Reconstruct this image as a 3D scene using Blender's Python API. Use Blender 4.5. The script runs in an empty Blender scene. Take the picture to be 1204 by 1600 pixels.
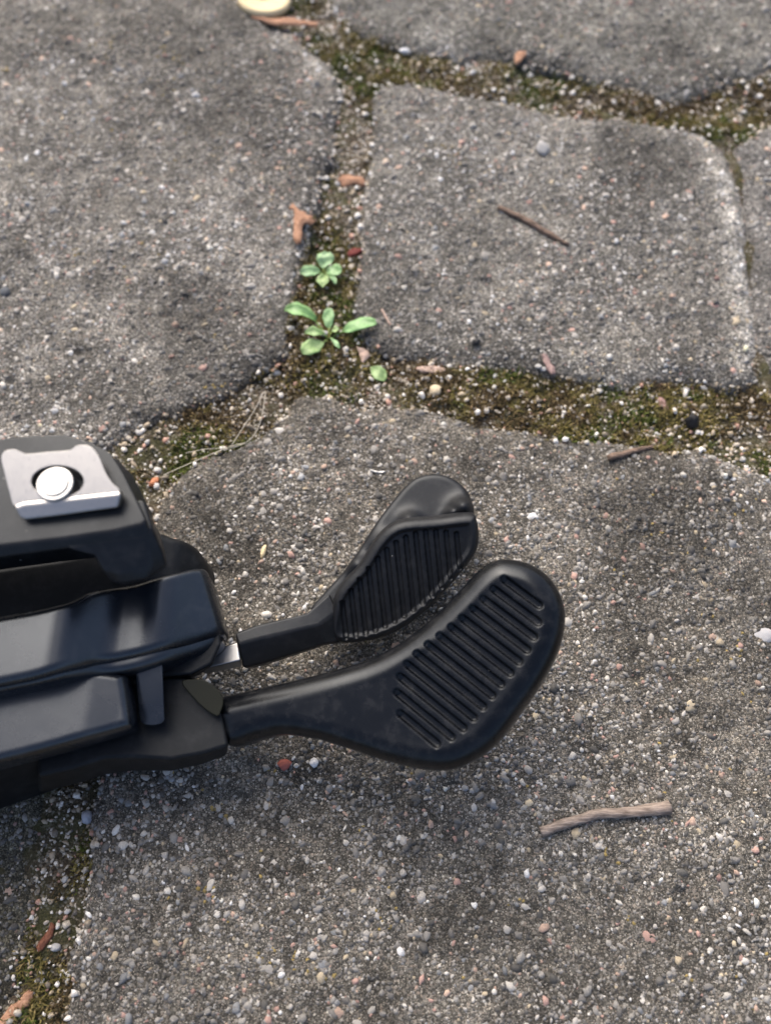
import bpy, math, random
import numpy as np
from mathutils import Vector, Matrix

# ------------------------------------------------------------------ camera, sky, sun, exposure
S = bpy.context.scene
COL = S.collection
TH = math.radians(22.0)                 # the phone looks 22 degrees off straight down
D0 = 0.165                              # metres to the paving in the middle of the picture
VFOV = math.radians(62.0)
FWD = np.array([0, math.sin(TH), -math.cos(TH)])
UPV = np.array([0, math.cos(TH), math.sin(TH)])
CAM = -D0 * FWD
cam_data = bpy.data.cameras.new('camera')
cam = bpy.data.objects.new('camera', cam_data)
COL.objects.link(cam)
cam.location = CAM
cam.rotation_euler = (TH, 0, 0)
cam_data.sensor_fit = 'VERTICAL'
cam_data.sensor_height = 24.0
cam_data.lens = 12.0 / math.tan(VFOV / 2)
cam_data.clip_start = 0.003
cam_data.clip_end = 200.0
cam_data.dof.use_dof = True
cam_data.dof.focus_distance = 0.147
cam_data.dof.aperture_fstop = cam_data.lens / 2.5
S.camera = cam

SUN_EL, SUN_AZ = math.radians(44), math.radians(-22)   # azimuth from +Y towards +X
world = bpy.data.worlds.new('World')
S.world = world
world.use_nodes = True
wn = world.node_tree
sky = wn.nodes.new('ShaderNodeTexSky')
sky.sky_type = 'NISHITA'
sky.sun_disc = False
sky.sun_elevation = SUN_EL
sky.sun_rotation = SUN_AZ
sky.air_density = 0.8
sky.dust_density = 6.0
sky.ozone_density = 1.0
bg = wn.nodes['Background']
bg.inputs['Strength'].default_value = 0.13
wn.links.new(sky.outputs[0], bg.inputs['Color'])
sun_data = bpy.data.lights.new('sun', 'SUN')
sun_data.energy = 1.3
sun_data.angle = math.radians(55)
sun_data.color = (1.0, 0.94, 0.85)
sun = bpy.data.objects.new('sun', sun_data)
COL.objects.link(sun)
sdir = Vector((math.sin(SUN_AZ) * math.cos(SUN_EL), math.cos(SUN_AZ) * math.cos(SUN_EL), math.sin(SUN_EL)))
sun.rotation_euler = sdir.to_track_quat('Z', 'Y').to_euler()
sun.location = (0, 0, 2)
vs = S.view_settings
vs.view_transform = 'Standard'
vs.look = 'None'
vs.exposure = 0.98
vs.gamma = 1.0
vs.use_curve_mapping = False

# ------------------------------------------------------------------ helpers
FPX = 800.0 / math.tan(VFOV / 2)
rng = np.random.default_rng(7)
random.seed(7)


def ray(px, py):
    return FWD + (px - 602.0) / FPX * np.array([1.0, 0, 0]) + (800.0 - py) / FPX * UPV


def U(px, py, z=0.0):
    """where the sight line of the survey photo meets the level z (metres)"""
    r = ray(px, py)
    return CAM + r * ((z - CAM[2]) / r[2])


def UP(px, py, p0, n):
    r = ray(px, py)
    return CAM + r * (np.dot(p0 - CAM, n) / np.dot(r, n))


def vnoise(x, y, scale, seed=0):
    """smooth value noise, 0..1"""
    x = np.asarray(x) / scale + 1000.0
    y = np.asarray(y) / scale + 1000.0
    xi, yi = np.floor(x).astype(np.int64), np.floor(y).astype(np.int64)
    fx, fy = x - xi, y - yi
    fx = fx * fx * (3 - 2 * fx)
    fy = fy * fy * (3 - 2 * fy)

    def h(a, b):
        v = (a * 374761393 + b * 668265263 + seed * 974634911) & 0xffffffff
        v = ((v ^ (v >> 13)) * 1274126177) & 0xffffffff
        v = v ^ (v >> 16)
        return (v & 0xffff) / 65535.0
    a = h(xi, yi) * (1 - fx) + h(xi + 1, yi) * fx
    b = h(xi, yi + 1) * (1 - fx) + h(xi + 1, yi + 1) * fx
    return a * (1 - fy) + b * fy


def smooth_closed(pts, n=8):
    """Catmull-Rom through a closed list of 2D points"""
    P = np.asarray(pts, float)
    N = len(P)
    out = []
    for i in range(N):
        p0, p1, p2, p3 = P[i - 1], P[i], P[(i + 1) % N], P[(i + 2) % N]
        for k in range(n):
            t = k / n
            out.append(0.5 * ((2 * p1) + (-p0 + p2) * t + (2 * p0 - 5 * p1 + 4 * p2 - p3) * t * t + (-p0 + 3 * p1 - 3 * p2 + p3) * t ** 3))
    return np.array(out)


def sdf(poly, X, Y, near=False):
    """signed distance to a polygon (negative inside); optionally the nearest boundary point"""
    X = np.asarray(X, float).ravel()
    Y = np.asarray(Y, float).ravel()
    best = np.full(X.shape, 1e9)
    nx = np.zeros_like(X)
    ny = np.zeros_like(X)
    inside = np.zeros(X.shape, bool)
    N = len(poly)
    for i in range(N):
        ax, ay = poly[i]
        bx, by = poly[(i + 1) % N]
        ex, ey = bx - ax, by - ay
        L = ex * ex + ey * ey + 1e-20
        t = np.clip(((X - ax) * ex + (Y - ay) * ey) / L, 0, 1)
        qx, qy = ax + t * ex, ay + t * ey
        d = (X - qx) ** 2 + (Y - qy) ** 2
        m = d < best
        best[m] = d[m]
        nx[m] = qx[m]
        ny[m] = qy[m]
        c = (ay > Y) != (by > Y)
        if abs(ey) > 1e-15:
            inside ^= c & (X < ax + (Y - ay) / ey * ex)
    s = np.sqrt(best)
    s = np.where(inside, -s, s)
    return (s, nx, ny) if near else s


def np_mesh(name, V, tris=None, quads=None, smooth=True, col=None):
    me = bpy.data.meshes.new(name)
    V = np.asarray(V, np.float32)
    nt = 0 if tris is None else len(tris)
    nq = 0 if quads is None else len(quads)
    me.vertices.add(len(V))
    me.vertices.foreach_set('co', V.ravel())
    idx = []
    if nt:
        idx.append(np.asarray(tris, np.int32).ravel())
    if nq:
        idx.append(np.asarray(quads, np.int32).ravel())
    idx = np.concatenate(idx)
    me.loops.add(len(idx))
    me.loops.foreach_set('vertex_index', idx)
    me.polygons.add(nt + nq)
    st = np.concatenate([np.arange(nt) * 3, nt * 3 + np.arange(nq) * 4]).astype(np.int32)
    me.polygons.foreach_set('loop_start', st)
    me.update(calc_edges=True)
    me.polygons.foreach_set('use_smooth', np.full(nt + nq, smooth))
    if col is not None:
        a = me.color_attributes.new('Col', 'FLOAT_COLOR', 'POINT')
        c = np.ones((len(V), 4), np.float32)
        c[:, :3] = col
        a.data.foreach_set('color', c.ravel())
    me.validate()
    return me


def add(name, me, mat=None, parent=None, label=None, cat=None, group=None, kind=None):
    o = bpy.data.objects.new(name, me)
    COL.objects.link(o)
    if mat is not None and me is not None and len(me.materials) == 0:
        me.materials.append(mat)
    if parent is not None:
        o.parent = parent
    if label:
        o['label'] = label
    if cat:
        o['category'] = cat
    if group:
        o['group'] = group
    if kind:
        o['kind'] = kind
    return o


def thing(name, loc, label, cat, group=None):
    o = add(name, None, None, None, label, cat, group)
    o.location = loc
    o.empty_display_size = 0.01
    return o


def heightfield(name, poly, res, zfun, bottom, M=None, smooth=True, cfun=None):
    """solid with outline poly, upper surface zfun(x, y, inner distance), flat underside"""
    lo, hi = poly.min(0) - res * 1.5, poly.max(0) + res * 1.5
    gx = np.arange(lo[0], hi[0] + res, res)
    gy = np.arange(lo[1], hi[1] + res, res)
    X, Y = np.meshgrid(gx, gy)
    sh = X.shape
    s, nx, ny = sdf(poly, X, Y, True)
    ins = (s < 0).reshape(sh)
    cell = ins[:-1, :-1] | ins[1:, :-1] | ins[:-1, 1:] | ins[1:, 1:]
    I = np.arange(sh[0] * sh[1]).reshape(sh)
    q = np.stack([I[:-1, :-1][cell], I[:-1, 1:][cell], I[1:, 1:][cell], I[1:, :-1][cell]], 1)
    used = np.unique(q)
    mp = np.full(sh[0] * sh[1], -1)
    mp[used] = np.arange(len(used))
    q = mp[q]
    x, y, s = X.ravel()[used].copy(), Y.ravel()[used].copy(), s[used]
    m = s >= 0
    x[m] = nx[used][m]
    y[m] = ny[used][m]
    d = np.where(m, 0, -s)
    z = zfun(x, y, d)
    V = np.stack([x, y, z], 1)
    # boundary wall
    e = np.concatenate([q[:, [0, 1]], q[:, [1, 2]], q[:, [2, 3]], q[:, [3, 0]]])
    key = np.sort(e, 1)
    k = key[:, 0].astype(np.int64) * len(V) + key[:, 1]
    u, inv, cnt = np.unique(k, return_inverse=True, return_counts=True)
    be = e[cnt[inv] == 1]
    bv = np.unique(be)
    m2 = np.full(len(V), -1)
    m2[bv] = len(V) + np.arange(len(bv))
    B = V[bv].copy()
    B[:, 2] = bottom
    wall = np.stack([be[:, 1], be[:, 0], m2[be[:, 0]], m2[be[:, 1]]], 1)
    V = np.concatenate([V, B])
    q = np.concatenate([q, wall])
    if M is not None:
        V = V @ np.array(M.to_3x3()).T + np.array(M.translation)
    return np_mesh(name, V, quads=q, smooth=smooth, col=None if cfun is None else cfun(V[:, 0], V[:, 1]))


def loft(rings, bevel=0.0, seg=3):
    """closed solid through rings of equal point count"""
    n = len(rings[0])
    V = [tuple(p) for r in rings for p in r]
    F = []
    for k in range(len(rings) - 1):
        for i in range(n):
            j = (i + 1) % n
            F.append((k * n + i, k * n + j, (k + 1) * n + j, (k + 1) * n + i))
    F.append(tuple(range(n)))
    F.append(tuple(len(V) - n + i for i in range(n - 1, -1, -1)))
    return V, F


def merge(parts):
    V, F = [], []
    for v, f in parts:
        o = len(V)
        V += v
        F += [tuple(i + o for i in g) for g in f]
    return V, F


def solid(name, vf, mat, parent, bevel=0.0006, seg=3, label=None):
    import bmesh
    me = bpy.data.meshes.new(name)
    me.from_pydata(vf[0], [], vf[1])
    bm = bmesh.new()
    bm.from_mesh(me)
    bmesh.ops.recalc_face_normals(bm, faces=bm.faces)
    bm.to_mesh(me)
    bm.free()
    me.polygons.foreach_set('use_smooth', np.ones(len(me.polygons), bool))
    o = add(name, me, mat, parent, label)
    if bevel > 0:
        b = o.modifiers.new('bevel', 'BEVEL')
        b.width = bevel
        b.segments = seg
        b.limit_method = 'ANGLE'
        b.angle_limit = math.radians(22)
        b.harden_normals = True
    return o


def tube_mesh(name, pts, rads, sides=8, jitter=0.0):
    pts = np.asarray(pts, float)
    V, q = [], []
    n = len(pts)
    for i in range(n):
        t = pts[min(i + 1, n - 1)] - pts[max(i - 1, 0)]
        t /= np.linalg.norm(t) + 1e-12
        a = np.cross(t, [0, 0, 1.0])
        if np.linalg.norm(a) < 1e-6:
            a = np.array([1.0, 0, 0])
        a /= np.linalg.norm(a)
        b = np.cross(t, a)
        for k in range(sides):
            w = 2 * math.pi * k / sides
            r = rads[i] * (1 + random.uniform(-jitter, jitter))
            V.append(pts[i] + r * (math.cos(w) * a + math.sin(w) * b))
    for i in range(n - 1):
        for k in range(sides):
            k2 = (k + 1) % sides
            q.append((i * sides + k, i * sides + k2, (i + 1) * sides + k2, (i + 1) * sides + k))
    V += [pts[0], pts[-1]]
    c0, c1 = len(V) - 2, len(V) - 1
    tr = []
    for k in range(sides):
        k2 = (k + 1) % sides
        tr.append((c0, k2, k))
        tr.append((c1, (n - 1) * sides + k, (n - 1) * sides + k2))
    return np_mesh(name, np.array(V), tris=tr, quads=q)


# ------------------------------------------------------------------ materials
def mat(name):
    m = bpy.data.materials.new(name)
    m.use_nodes = True
    nt = m.node_tree
    return m, nt, nt.nodes['Principled BSDF']


def nd(nt, typ, **kw):
    n = nt.nodes.new(typ)
    for k, v in kw.items():
        setattr(n, k, v)
    return n


def ramp(nt, fac, stops, interp='LINEAR'):
    r = nd(nt, 'ShaderNodeValToRGB')
    cr = r.color_ramp
    cr.interpolation = interp
    while len(cr.elements) < len(stops):
        cr.elements.new(0.5)
    for e, (p, c) in zip(cr.elements, stops):
        e.position = p
        e.color = (c[0], c[1], c[2], 1) if isinstance(c, tuple) else (c, c, c, 1)
    nt.links.new(fac, r.inputs[0])
    return r.outputs[0]


def noise_n(nt, vec, scale, detail=4, rough=0.6):
    n = nd(nt, 'ShaderNodeTexNoise')
    n.inputs['Scale'].default_value = scale
    n.inputs['Detail'].default_value = detail
    n.inputs['Roughness'].default_value = rough
    nt.links.new(vec, n.inputs['Vector'])
    return n.outputs['Fac']


def mixc(nt, fac, a, b, mode='MIX'):
    n = nd(nt, 'ShaderNodeMix', data_type='RGBA', blend_type=mode)
    for sck, v in ((n.inputs[0], fac), (n.inputs[6], a), (n.inputs[7], b)):
        if isinstance(v, (int, float)):
            sck.default_value = v
        elif isinstance(v, tuple):
            sck.default_value = (v[0], v[1], v[2], 1)
        else:
            nt.links.new(v, sck)
    return n.outputs[2]


def bump(nt, h, dist, strength=1.0, prev=None):
    b = nd(nt, 'ShaderNodeBump')
    b.inputs['Distance'].default_value = dist
    b.inputs['Strength'].default_value = strength
    nt.links.new(h, b.inputs['Height'])
    if prev is not None:
        nt.links.new(prev, b.inputs['Normal'])
    return b.outputs[0]


def voro(nt, vec, scale, feature='F1'):
    v = nd(nt, 'ShaderNodeTexVoronoi', feature=feature)
    v.inputs['Scale'].default_value = scale
    nt.links.new(vec, v.inputs['Vector'])
    return v


def make_concrete():
    m, nt, p = mat('weathered_concrete')
    tc = nd(nt, 'ShaderNodeTexCoord').outputs['Object']
    v1 = voro(nt, tc, 1900)
    v2 = voro(nt, tc, 4200)
    sep1 = nd(nt, 'ShaderNodeSeparateColor')
    nt.links.new(v1.outputs['Color'], sep1.inputs[0])
    sep2 = nd(nt, 'ShaderNodeSeparateColor')
    nt.links.new(v2.outputs['Color'], sep2.inputs[0])
    pal = [(0.0, (.06, .06, .057)), (.2, (.13, .129, .122)), (.45, (.22, .216, .206)), (.65, (.31, .303, .288)), (.8, (.34, .3, .27)), (.9, (.46, .45, .43)), (1, (.64, .63, .61))]
    c1 = ramp(nt, sep1.outputs[0], pal)
    c2 = ramp(nt, sep2.outputs[0], pal)
    cem = mixc(nt, noise_n(nt, tc, 9000, 3), (.045, .043, .039), (.13, .125, .115))
    d1 = ramp(nt, v1.outputs['Distance'], [(0.0, 1.0), (.42, 1.0), (.6, 0.0)])
    d2 = ramp(nt, v2.outputs['Distance'], [(0.0, 1.0), (.45, .9), (.65, 0.0)])
    fine = mixc(nt, d2, cem, c2)
    take = nd(nt, 'ShaderNodeMath', operation='GREATER_THAN')
    nt.links.new(sep1.outputs[1], take.inputs[0])
    take.inputs[1].default_value = 0.45
    f1 = nd(nt, 'ShaderNodeMath', operation='MULTIPLY')
    nt.links.new(take.outputs[0], f1.inputs[0])
    nt.links.new(d1, f1.inputs[1])
    grain = mixc(nt, f1.outputs[0], fine, c1)
    # weathering: dark algae film and paler worn areas, a few cm to a few mm across
    big = ramp(nt, noise_n(nt, tc, 45, 5, .62), [(.3, .55), (.5, .95), (.68, 1.4)])
    mid = ramp(nt, noise_n(nt, tc, 240, 4, .6), [(.3, .55), (.5, 1.0), (.7, 1.45)])
    g2 = mixc(nt, 1.0, grain, big, 'MULTIPLY')
    g3 = mixc(nt, 1.0, g2, mid, 'MULTIPLY')
    tone = nd(nt, 'ShaderNodeAttribute', attribute_name='Col').outputs['Color']  # tone and wear per paver, with painted shade on E
    nt.links.new(mixc(nt, 1.0, g3, tone, 'MULTIPLY'), p.inputs['Base Color'])
    p.inputs['Roughness'].default_value = .85
    p.inputs['Specular IOR Level'].default_value = .3
    b1 = bump(nt, noise_n(nt, tc, 800, 6, .72), .0011, 1.0)
    b2 = bump(nt, f1.outputs[0], .00022, .8, b1)
    b3 = bump(nt, d2, .00012, .8, b2)
    nt.links.new(b3, p.inputs['Normal'])
    return m


def make_attr(name, rough=.7, bsc=6000, bd=.00006, sss=0.0, spec=.4, mott=.25):
    """colour per piece comes from the mesh itself"""
    m, nt, p = mat(name)
    a = nd(nt, 'ShaderNodeAttribute', attribute_name='Col')
    tc = nd(nt, 'ShaderNodeTexCoord').outputs['Object']
    n = noise_n(nt, tc, bsc, 3)
    f = ramp(nt, n, [(.3, 1 - mott), (.7, 1 + mott)])
    nt.links.new(mixc(nt, 1.0, a.outputs['Color'], f, 'MULTIPLY'), p.inputs['Base Color'])
    p.inputs['Roughness'].default_value = rough
    p.inputs['Specular IOR Level'].default_value = spec
    nt.links.new(bump(nt, n, bd, .8), p.inputs['Normal'])
    return m


def make_objcol(name, rough=.6, bsc=2500, bd=.0001, mott=.3, spec=.4):
    """colour from the object's own colour, mottled"""
    m, nt, p = mat(name)
    a = nd(nt, 'ShaderNodeObjectInfo')
    tc = nd(nt, 'ShaderNodeTexCoord').outputs['Object']
    add_ = nd(nt, 'ShaderNodeVectorMath', operation='ADD')
    nt.links.new(tc, add_.inputs[0])
    nt.links.new(a.outputs['Random'], add_.inputs[1])
    n = noise_n(nt, add_.outputs[0], bsc, 4)
    f = ramp(nt, n, [(.3, 1 - mott), (.7, 1 + mott)])
    nt.links.new(mixc(nt, 1.0, a.outputs['Color'], f, 'MULTIPLY'), p.inputs['Base Color'])
    p.inputs['Roughness'].default_value = rough
    p.inputs['Specular IOR Level'].default_value = spec
    nt.links.new(bump(nt, n, bd, .9), p.inputs['Normal'])
    return m


def make_plastic(name, base, rough, bd, dust=0.0, spec=.5):
    m, nt, p = mat(name)
    tc = nd(nt, 'ShaderNodeTexCoord').outputs['Object']
    n = noise_n(nt, tc, 9000, 3, .6)
    n2 = noise_n(nt, tc, 120, 4, .6)
    r = ramp(nt, n2, [(.3, rough - .05), (.7, rough + .07)])
    nt.links.new(r, p.inputs['Roughness'])
    p.inputs['Specular IOR Level'].default_value = spec
    p.inputs['Specular Tint'].default_value = (.88, .94, 1.0, 1)
    if dust > 0:
        v = voro(nt, tc, 900)
        s = nd(nt, 'ShaderNodeSeparateColor')
        nt.links.new(v.outputs['Color'], s.inputs[0])
        th = nd(nt, 'ShaderNodeMath', operation='LESS_THAN')
        nt.links.new(s.outputs[0], th.inputs[0])
        th.inputs[1].default_value = dust
        sm = nd(nt, 'ShaderNodeMath', operation='LESS_THAN')
        nt.links.new(v.outputs['Distance'], sm.inputs[0])
        sm.inputs[1].default_value = .09
        mu = nd(nt, 'ShaderNodeMath', operation='MULTIPLY')
        nt.links.new(th.outputs[0], mu.inputs[0])
        nt.links.new(sm.outputs[0], mu.inputs[1])
        film = ramp(nt, noise_n(nt, tc, 420, 5, .7), [(.48, base), (.75, tuple(b + .012 for b in base))])
        nt.links.new(mixc(nt, mu.outputs[0], film, (.3, .29, .27)), p.inputs['Base Color'])
    else:
        p.inputs['Base Color'].default_value = (*base, 1)
    nt.links.new(bump(nt, n, bd, .6), p.inputs['Normal'])
    return m


def make_metal(name, base, rough):
    m, nt, p = mat(name)
    tc = nd(nt, 'ShaderNodeTexCoord').outputs['Object']
    mp = nd(nt, 'ShaderNodeMapping')
    mp.inputs['Scale'].default_value = (1, .05, 1)
    nt.links.new(tc, mp.inputs[0])
    n = noise_n(nt, mp.outputs[0], 6000, 3, .6)
    p.inputs['Metallic'].default_value = 1
    p.inputs['Base Color'].default_value = (*base, 1)
    nt.links.new(ramp(nt, n, [(.3, rough - .06), (.7, rough + .08)]), p.inputs['Roughness'])
    nt.links.new(bump(nt, n, .00001, .5), p.inputs['Normal'])
    return m


def make_soil():
    m, nt, p = mat('joint_soil')
    tc = nd(nt, 'ShaderNodeTexCoord').outputs['Object']
    v = voro(nt, tc, 2600)
    s = nd(nt, 'ShaderNodeSeparateColor')
    nt.links.new(v.outputs['Color'], s.inputs[0])
    c = ramp(nt, s.outputs[0], [(0, (.035, .026, .016)), (.4, (.075, .055, .034)), (.7, (.13, .1, .065)), (.9, (.28, .25, .2)), (1, (.5, .48, .43))])
    g = mixc(nt, ramp(nt, noise_n(nt, tc, 120, 4), [(.42, 0.0), (.6, .8)]), c, (.06, .062, .018))
    nt.links.new(g, p.inputs['Base Color'])
    p.inputs['Roughness'].default_value = .95
    b = bump(nt, noise_n(nt, tc, 900, 5, .7), .0012, 1)
    nt.links.new(bump(nt, v.outputs['Distance'], .0004, .8, b), p.inputs['Normal'])
    return m


def make_leaf(name, base, dark):
    m, nt, p = mat(name)
    tc = nd(nt, 'ShaderNodeTexCoord').outputs['Object']
    n = noise_n(nt, tc, 900, 4, .6)
    oi = nd(nt, 'ShaderNodeObjectInfo')
    vary = ramp(nt, oi.outputs['Random'], [(0.0, (1.1, .98, .8)), (.5, (.85, .95, .8)), (1.0, (1.1, 1.1, 1.15))])
    nt.links.new(mixc(nt, 1.0, ramp(nt, n, [(.3, dark), (.65, base)]), vary, 'MULTIPLY'), p.inputs['Base Color'])
    p.inputs['Roughness'].default_value = .5
    p.inputs['Subsurface Weight'].default_value = .25
    p.inputs['Subsurface Radius'].default_value = (.0006, .001, .0004)
    p.inputs['Subsurface Scale'].default_value = 1.0
    nt.links.new(bump(nt, n, .0002, .6), p.inputs['Normal'])
    return m


def make_wood(name, a, b, along=(1, 1, 1)):
    m, nt, p = mat(name)
    tc = nd(nt, 'ShaderNodeTexCoord').outputs['Object']
    mp = nd(nt, 'ShaderNodeMapping')
    mp.inputs['Scale'].default_value = along
    nt.links.new(tc, mp.inputs[0])
    n = noise_n(nt, mp.outputs[0], 2200, 5, .65)
    nt.links.new(ramp(nt, n, [(.3, a), (.68, b)]), p.inputs['Base Color'])
    p.inputs['Roughness'].default_value = .8
    p.inputs['Specular IOR Level'].default_value = .3
    nt.links.new(bump(nt, n, .0003, .9), p.inputs['Normal'])
    return m


M_CONC = make_concrete()
M_GRAIN = make_attr('aggregate_grain', .75)
M_PEB = make_objcol('pebble_stone', .6)
M_SAND = make_attr('quartz_sand', .4, 5000, .00004, spec=.5)
M_MOSS = make_attr('moss_blade', .8, 3000, .00002, spec=.2)
M_SOIL = make_soil()
M_BLACK = make_plastic('black_lever_plastic', (.003, .0036, .005), .24, .000008, .002, .32)
M_RUBBER = make_plastic('black_textured_plastic', (.007, .0075, .009), .45, .00005, .04, .36)
M_BODY = make_plastic('black_body_plastic', (.004, .0055, .009), .26, .00001, .008, .9)
M_BODY2 = make_plastic('black_block_plastic', (.006, .0065, .008), .36, .00002, .02, .34)
M_MATTE = make_plastic('black_matte_plastic', (.004, .0043, .005), .5, .00003, .02, .3)
M_STEEL = make_metal('brushed_steel', (.42, .41, .395), .32)
M_BOLT = make_metal('bright_bolt_steel', (.42, .42, .415), .36)
M_OLIVE = make_plastic('dark_olive_washer', (.012, .0125, .008), .3, .00001, 0, .12)
M_LEAF = make_leaf('seedling_leaf_green', (.25, .41, .2), (.16, .3, .12))
M_STEM = make_leaf('seedling_stem_green', (.22, .3, .08), (.13, .2, .05))
M_TWIG = make_wood('grey_brown_twig', (.1, .075, .06), (.4, .33, .28), (.16, 1, 1))
M_DTWIG = make_wood('dark_twig', (.05, .035, .028), (.24, .17, .13), (.2, 1, 1))
M_BARK = make_wood('orange_brown_flake', (.2, .09, .045), (.5, .3, .2))
M_PINK = make_wood('pale_pink_flake', (.34, .24, .19), (.55, .42, .35))
M_CREAM = make_wood('cream_disc', (.62, .5, .29), (.74, .62, .4))
M_FIBRE = make_wood('straw_fibre', (.42, .38, .3), (.62, .58, .5))

# ------------------------------------------------------------------ paving
PAVERS_PX = {
    'A': [(385, 8), (440, 42), (500, 80), (525, 112), (528, 170), (517, 240), (500, 305), (484, 370), (472, 430), (455, 515), (440, 558), (395, 592), (320, 626), (245, 655), (185, 690), (100, 745), (0, 830), (-150, 900), (-450, 950), (-520, 300), (-450, -250), (120, -260), (240, -120), (320, -40)],
    'B': [(600, 124), (700, 134), (800, 153), (900, 172), (1000, 184), (1085, 200), (1134, 230), (1159, 285), (1172, 360), (1180, 450), (1188, 550), (1186, 598), (1100, 601), (1000, 599), (900, 592), (800, 580), (700, 570), (630, 558), (570, 535), (553, 490), (556, 420), (564, 350), (572, 280), (580, 200), (584, 142)],
    'C': [(500, -30), (540, 25), (585, 60), (640, 78), (720, 85), (800, 96), (900, 116), (960, 132), (1040, 150), (1095, 147), (1160, 122), (1225, 80), (1290, -40), (1330, -250), (850, -270), (440, -260)],
    'D': [(500, 617), (560, 628), (650, 640), (750, 660), (850, 676), (950, 690), (1050, 696), (1130, 712), (1204, 742), (1300, 790), (1650, 810), (1700, 1400), (1480, 2050), (800, 2150), (180, 2080), (80, 1750), (92, 1600), (110, 1500), (128, 1390), (138, 1280), (170, 1120), (215, 950), (240, 830), (262, 765), (305, 720), (380, 688), (440, 655), (465, 625)],
    'E': [(68, 1290), (55, 1400), (28, 1540), (5, 1650), (-60, 2000), (-700, 1900), (-750, 1150), (-400, 1010), (-60, 930), (60, 890), (110, 930), (100, 1050), (80, 1180)],
    'F': [(1150, 226), (1196, 190), (1300, 150), (1520, 90), (1640, 330), (1600, 640), (1400, 640), (1250, 590), (1193, 572), (1179, 450), (1171, 360), (1158, 285)],
}
ZOFF = {'A': .0006, 'B': .0, 'C': -.0003, 'D': .0004, 'E': -.0012, 'F': .0002}
def chipped(P):
    """small irregularities of a cast edge"""
    d = np.roll(P, -1, 0) - np.roll(P, 1, 0)
    d /= np.linalg.norm(d, axis=1)[:, None] + 1e-12
    w = .0016 * (vnoise(P[:, 0], P[:, 1], .007, 91) - .5) + .0012 * (vnoise(P[:, 0], P[:, 1], .0028, 92) - .5)
    a2 = np.sum(P[:, 0] * np.roll(P[:, 1], -1) - np.roll(P[:, 0], -1) * P[:, 1])
    w = w - .0004 * np.sign(a2)      # outwards: tight joints
    return P + np.stack([-d[:, 1], d[:, 0]], 1) * w[:, None]


POLY = {k: chipped(smooth_closed([U(x, y)[:2] for x, y in v], 7)) for k, v in PAVERS_PX.items()}


def paver_z(k, x, y, d):
    R, drop = .0065, .0034
    t = np.clip(1 - d / R, 0, 1)
    z = -drop * (1 - np.sqrt(np.clip(1 - t ** 2.2, 0, 1)))
    z = z + .0011 * (vnoise(x, y, .02, 3) - .5) + .0006 * (vnoise(x, y, .006, 5) - .5) + .0004 * (vnoise(x, y, .0022, 8) - .5) + .00022 * (vnoise(x, y, .0009, 11) - .5)
    pit = vnoise(x, y, .0032, 21)
    z = z - .0009 * np.clip(pit - .8, 0, 1) * 5 * vnoise(x, y, .03, 22)
    return z + ZOFF[k]


TONE = {'A': (1.08, 1.06, 1.0), 'B': (.96, .95, .9), 'C': (.96, .97, .92), 'D': (.87, .83, .75), 'E': (.5, .48, .38), 'F': (1, 1, 1)}  # stone tones; E is darker, the shifter's shadow painted into its colour


def wear(k, x, y):
    """pale lime bloom rubbed along the right edge of B and the upper corner of A, dark stains elsewhere"""
    w = np.ones(len(x))
    for key, path, wid, amt in (('B', [(1090, 215), (1118, 250), (1135, 300), (1150, 380), (1160, 460), (1172, 560)], .0046, 1.25), ('A', [(440, 60), (490, 92), (512, 125)], .004, .45), ('D', [(470, 640), (520, 640), (600, 650)], .005, .3)):
        if key != k:
            continue
        P = np.array([U(*p)[:2] for p in path])
        d = np.full(len(x), 1.0)
        for a, b in zip(P[:-1], P[1:]):
            e = b - a
            t = np.clip(((x - a[0]) * e[0] + (y - a[1]) * e[1]) / (e @ e), 0, 1)
            d = np.minimum(d, np.hypot(x - a[0] - t * e[0], y - a[1] - t * e[1]))
        w += amt * np.clip(1 - d / (wid * (.5 + vnoise(x, y, .009, 95))), 0, 1) * (.55 + .6 * vnoise(x, y, .004, 96))
    st = .6 * vnoise(x, y, .03, 97) + .4 * vnoise(x, y, .009, 98)
    w *= 1 - .4 * np.clip((st - .5) * 4, 0, 1)
    return w


def bed_z(x, y):
    return -.0021 + .0020 * (vnoise(x, y, .009, 31) - .5) + .001 * (vnoise(x, y, .0028, 32) - .5) + .0004 * (vnoise(x, y, .001, 33) - .5)


def surface_z(x, y):
    x = np.atleast_1d(np.asarray(x, float))
    y = np.atleast_1d(np.asarray(y, float))
    z = bed_z(x, y)
    for k, P in POLY.items():
        s = sdf(P, x, y)
        z = np.where(s < 0, np.maximum(z, paver_z(k, x, y, np.maximum(-s, 0))), z)
    return z


def GZ(px, py, lift=0.0):
    p = U(px, py, 0)
    return np.array([p[0], p[1], float(surface_z(p[0], p[1])[0]) + lift])


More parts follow.
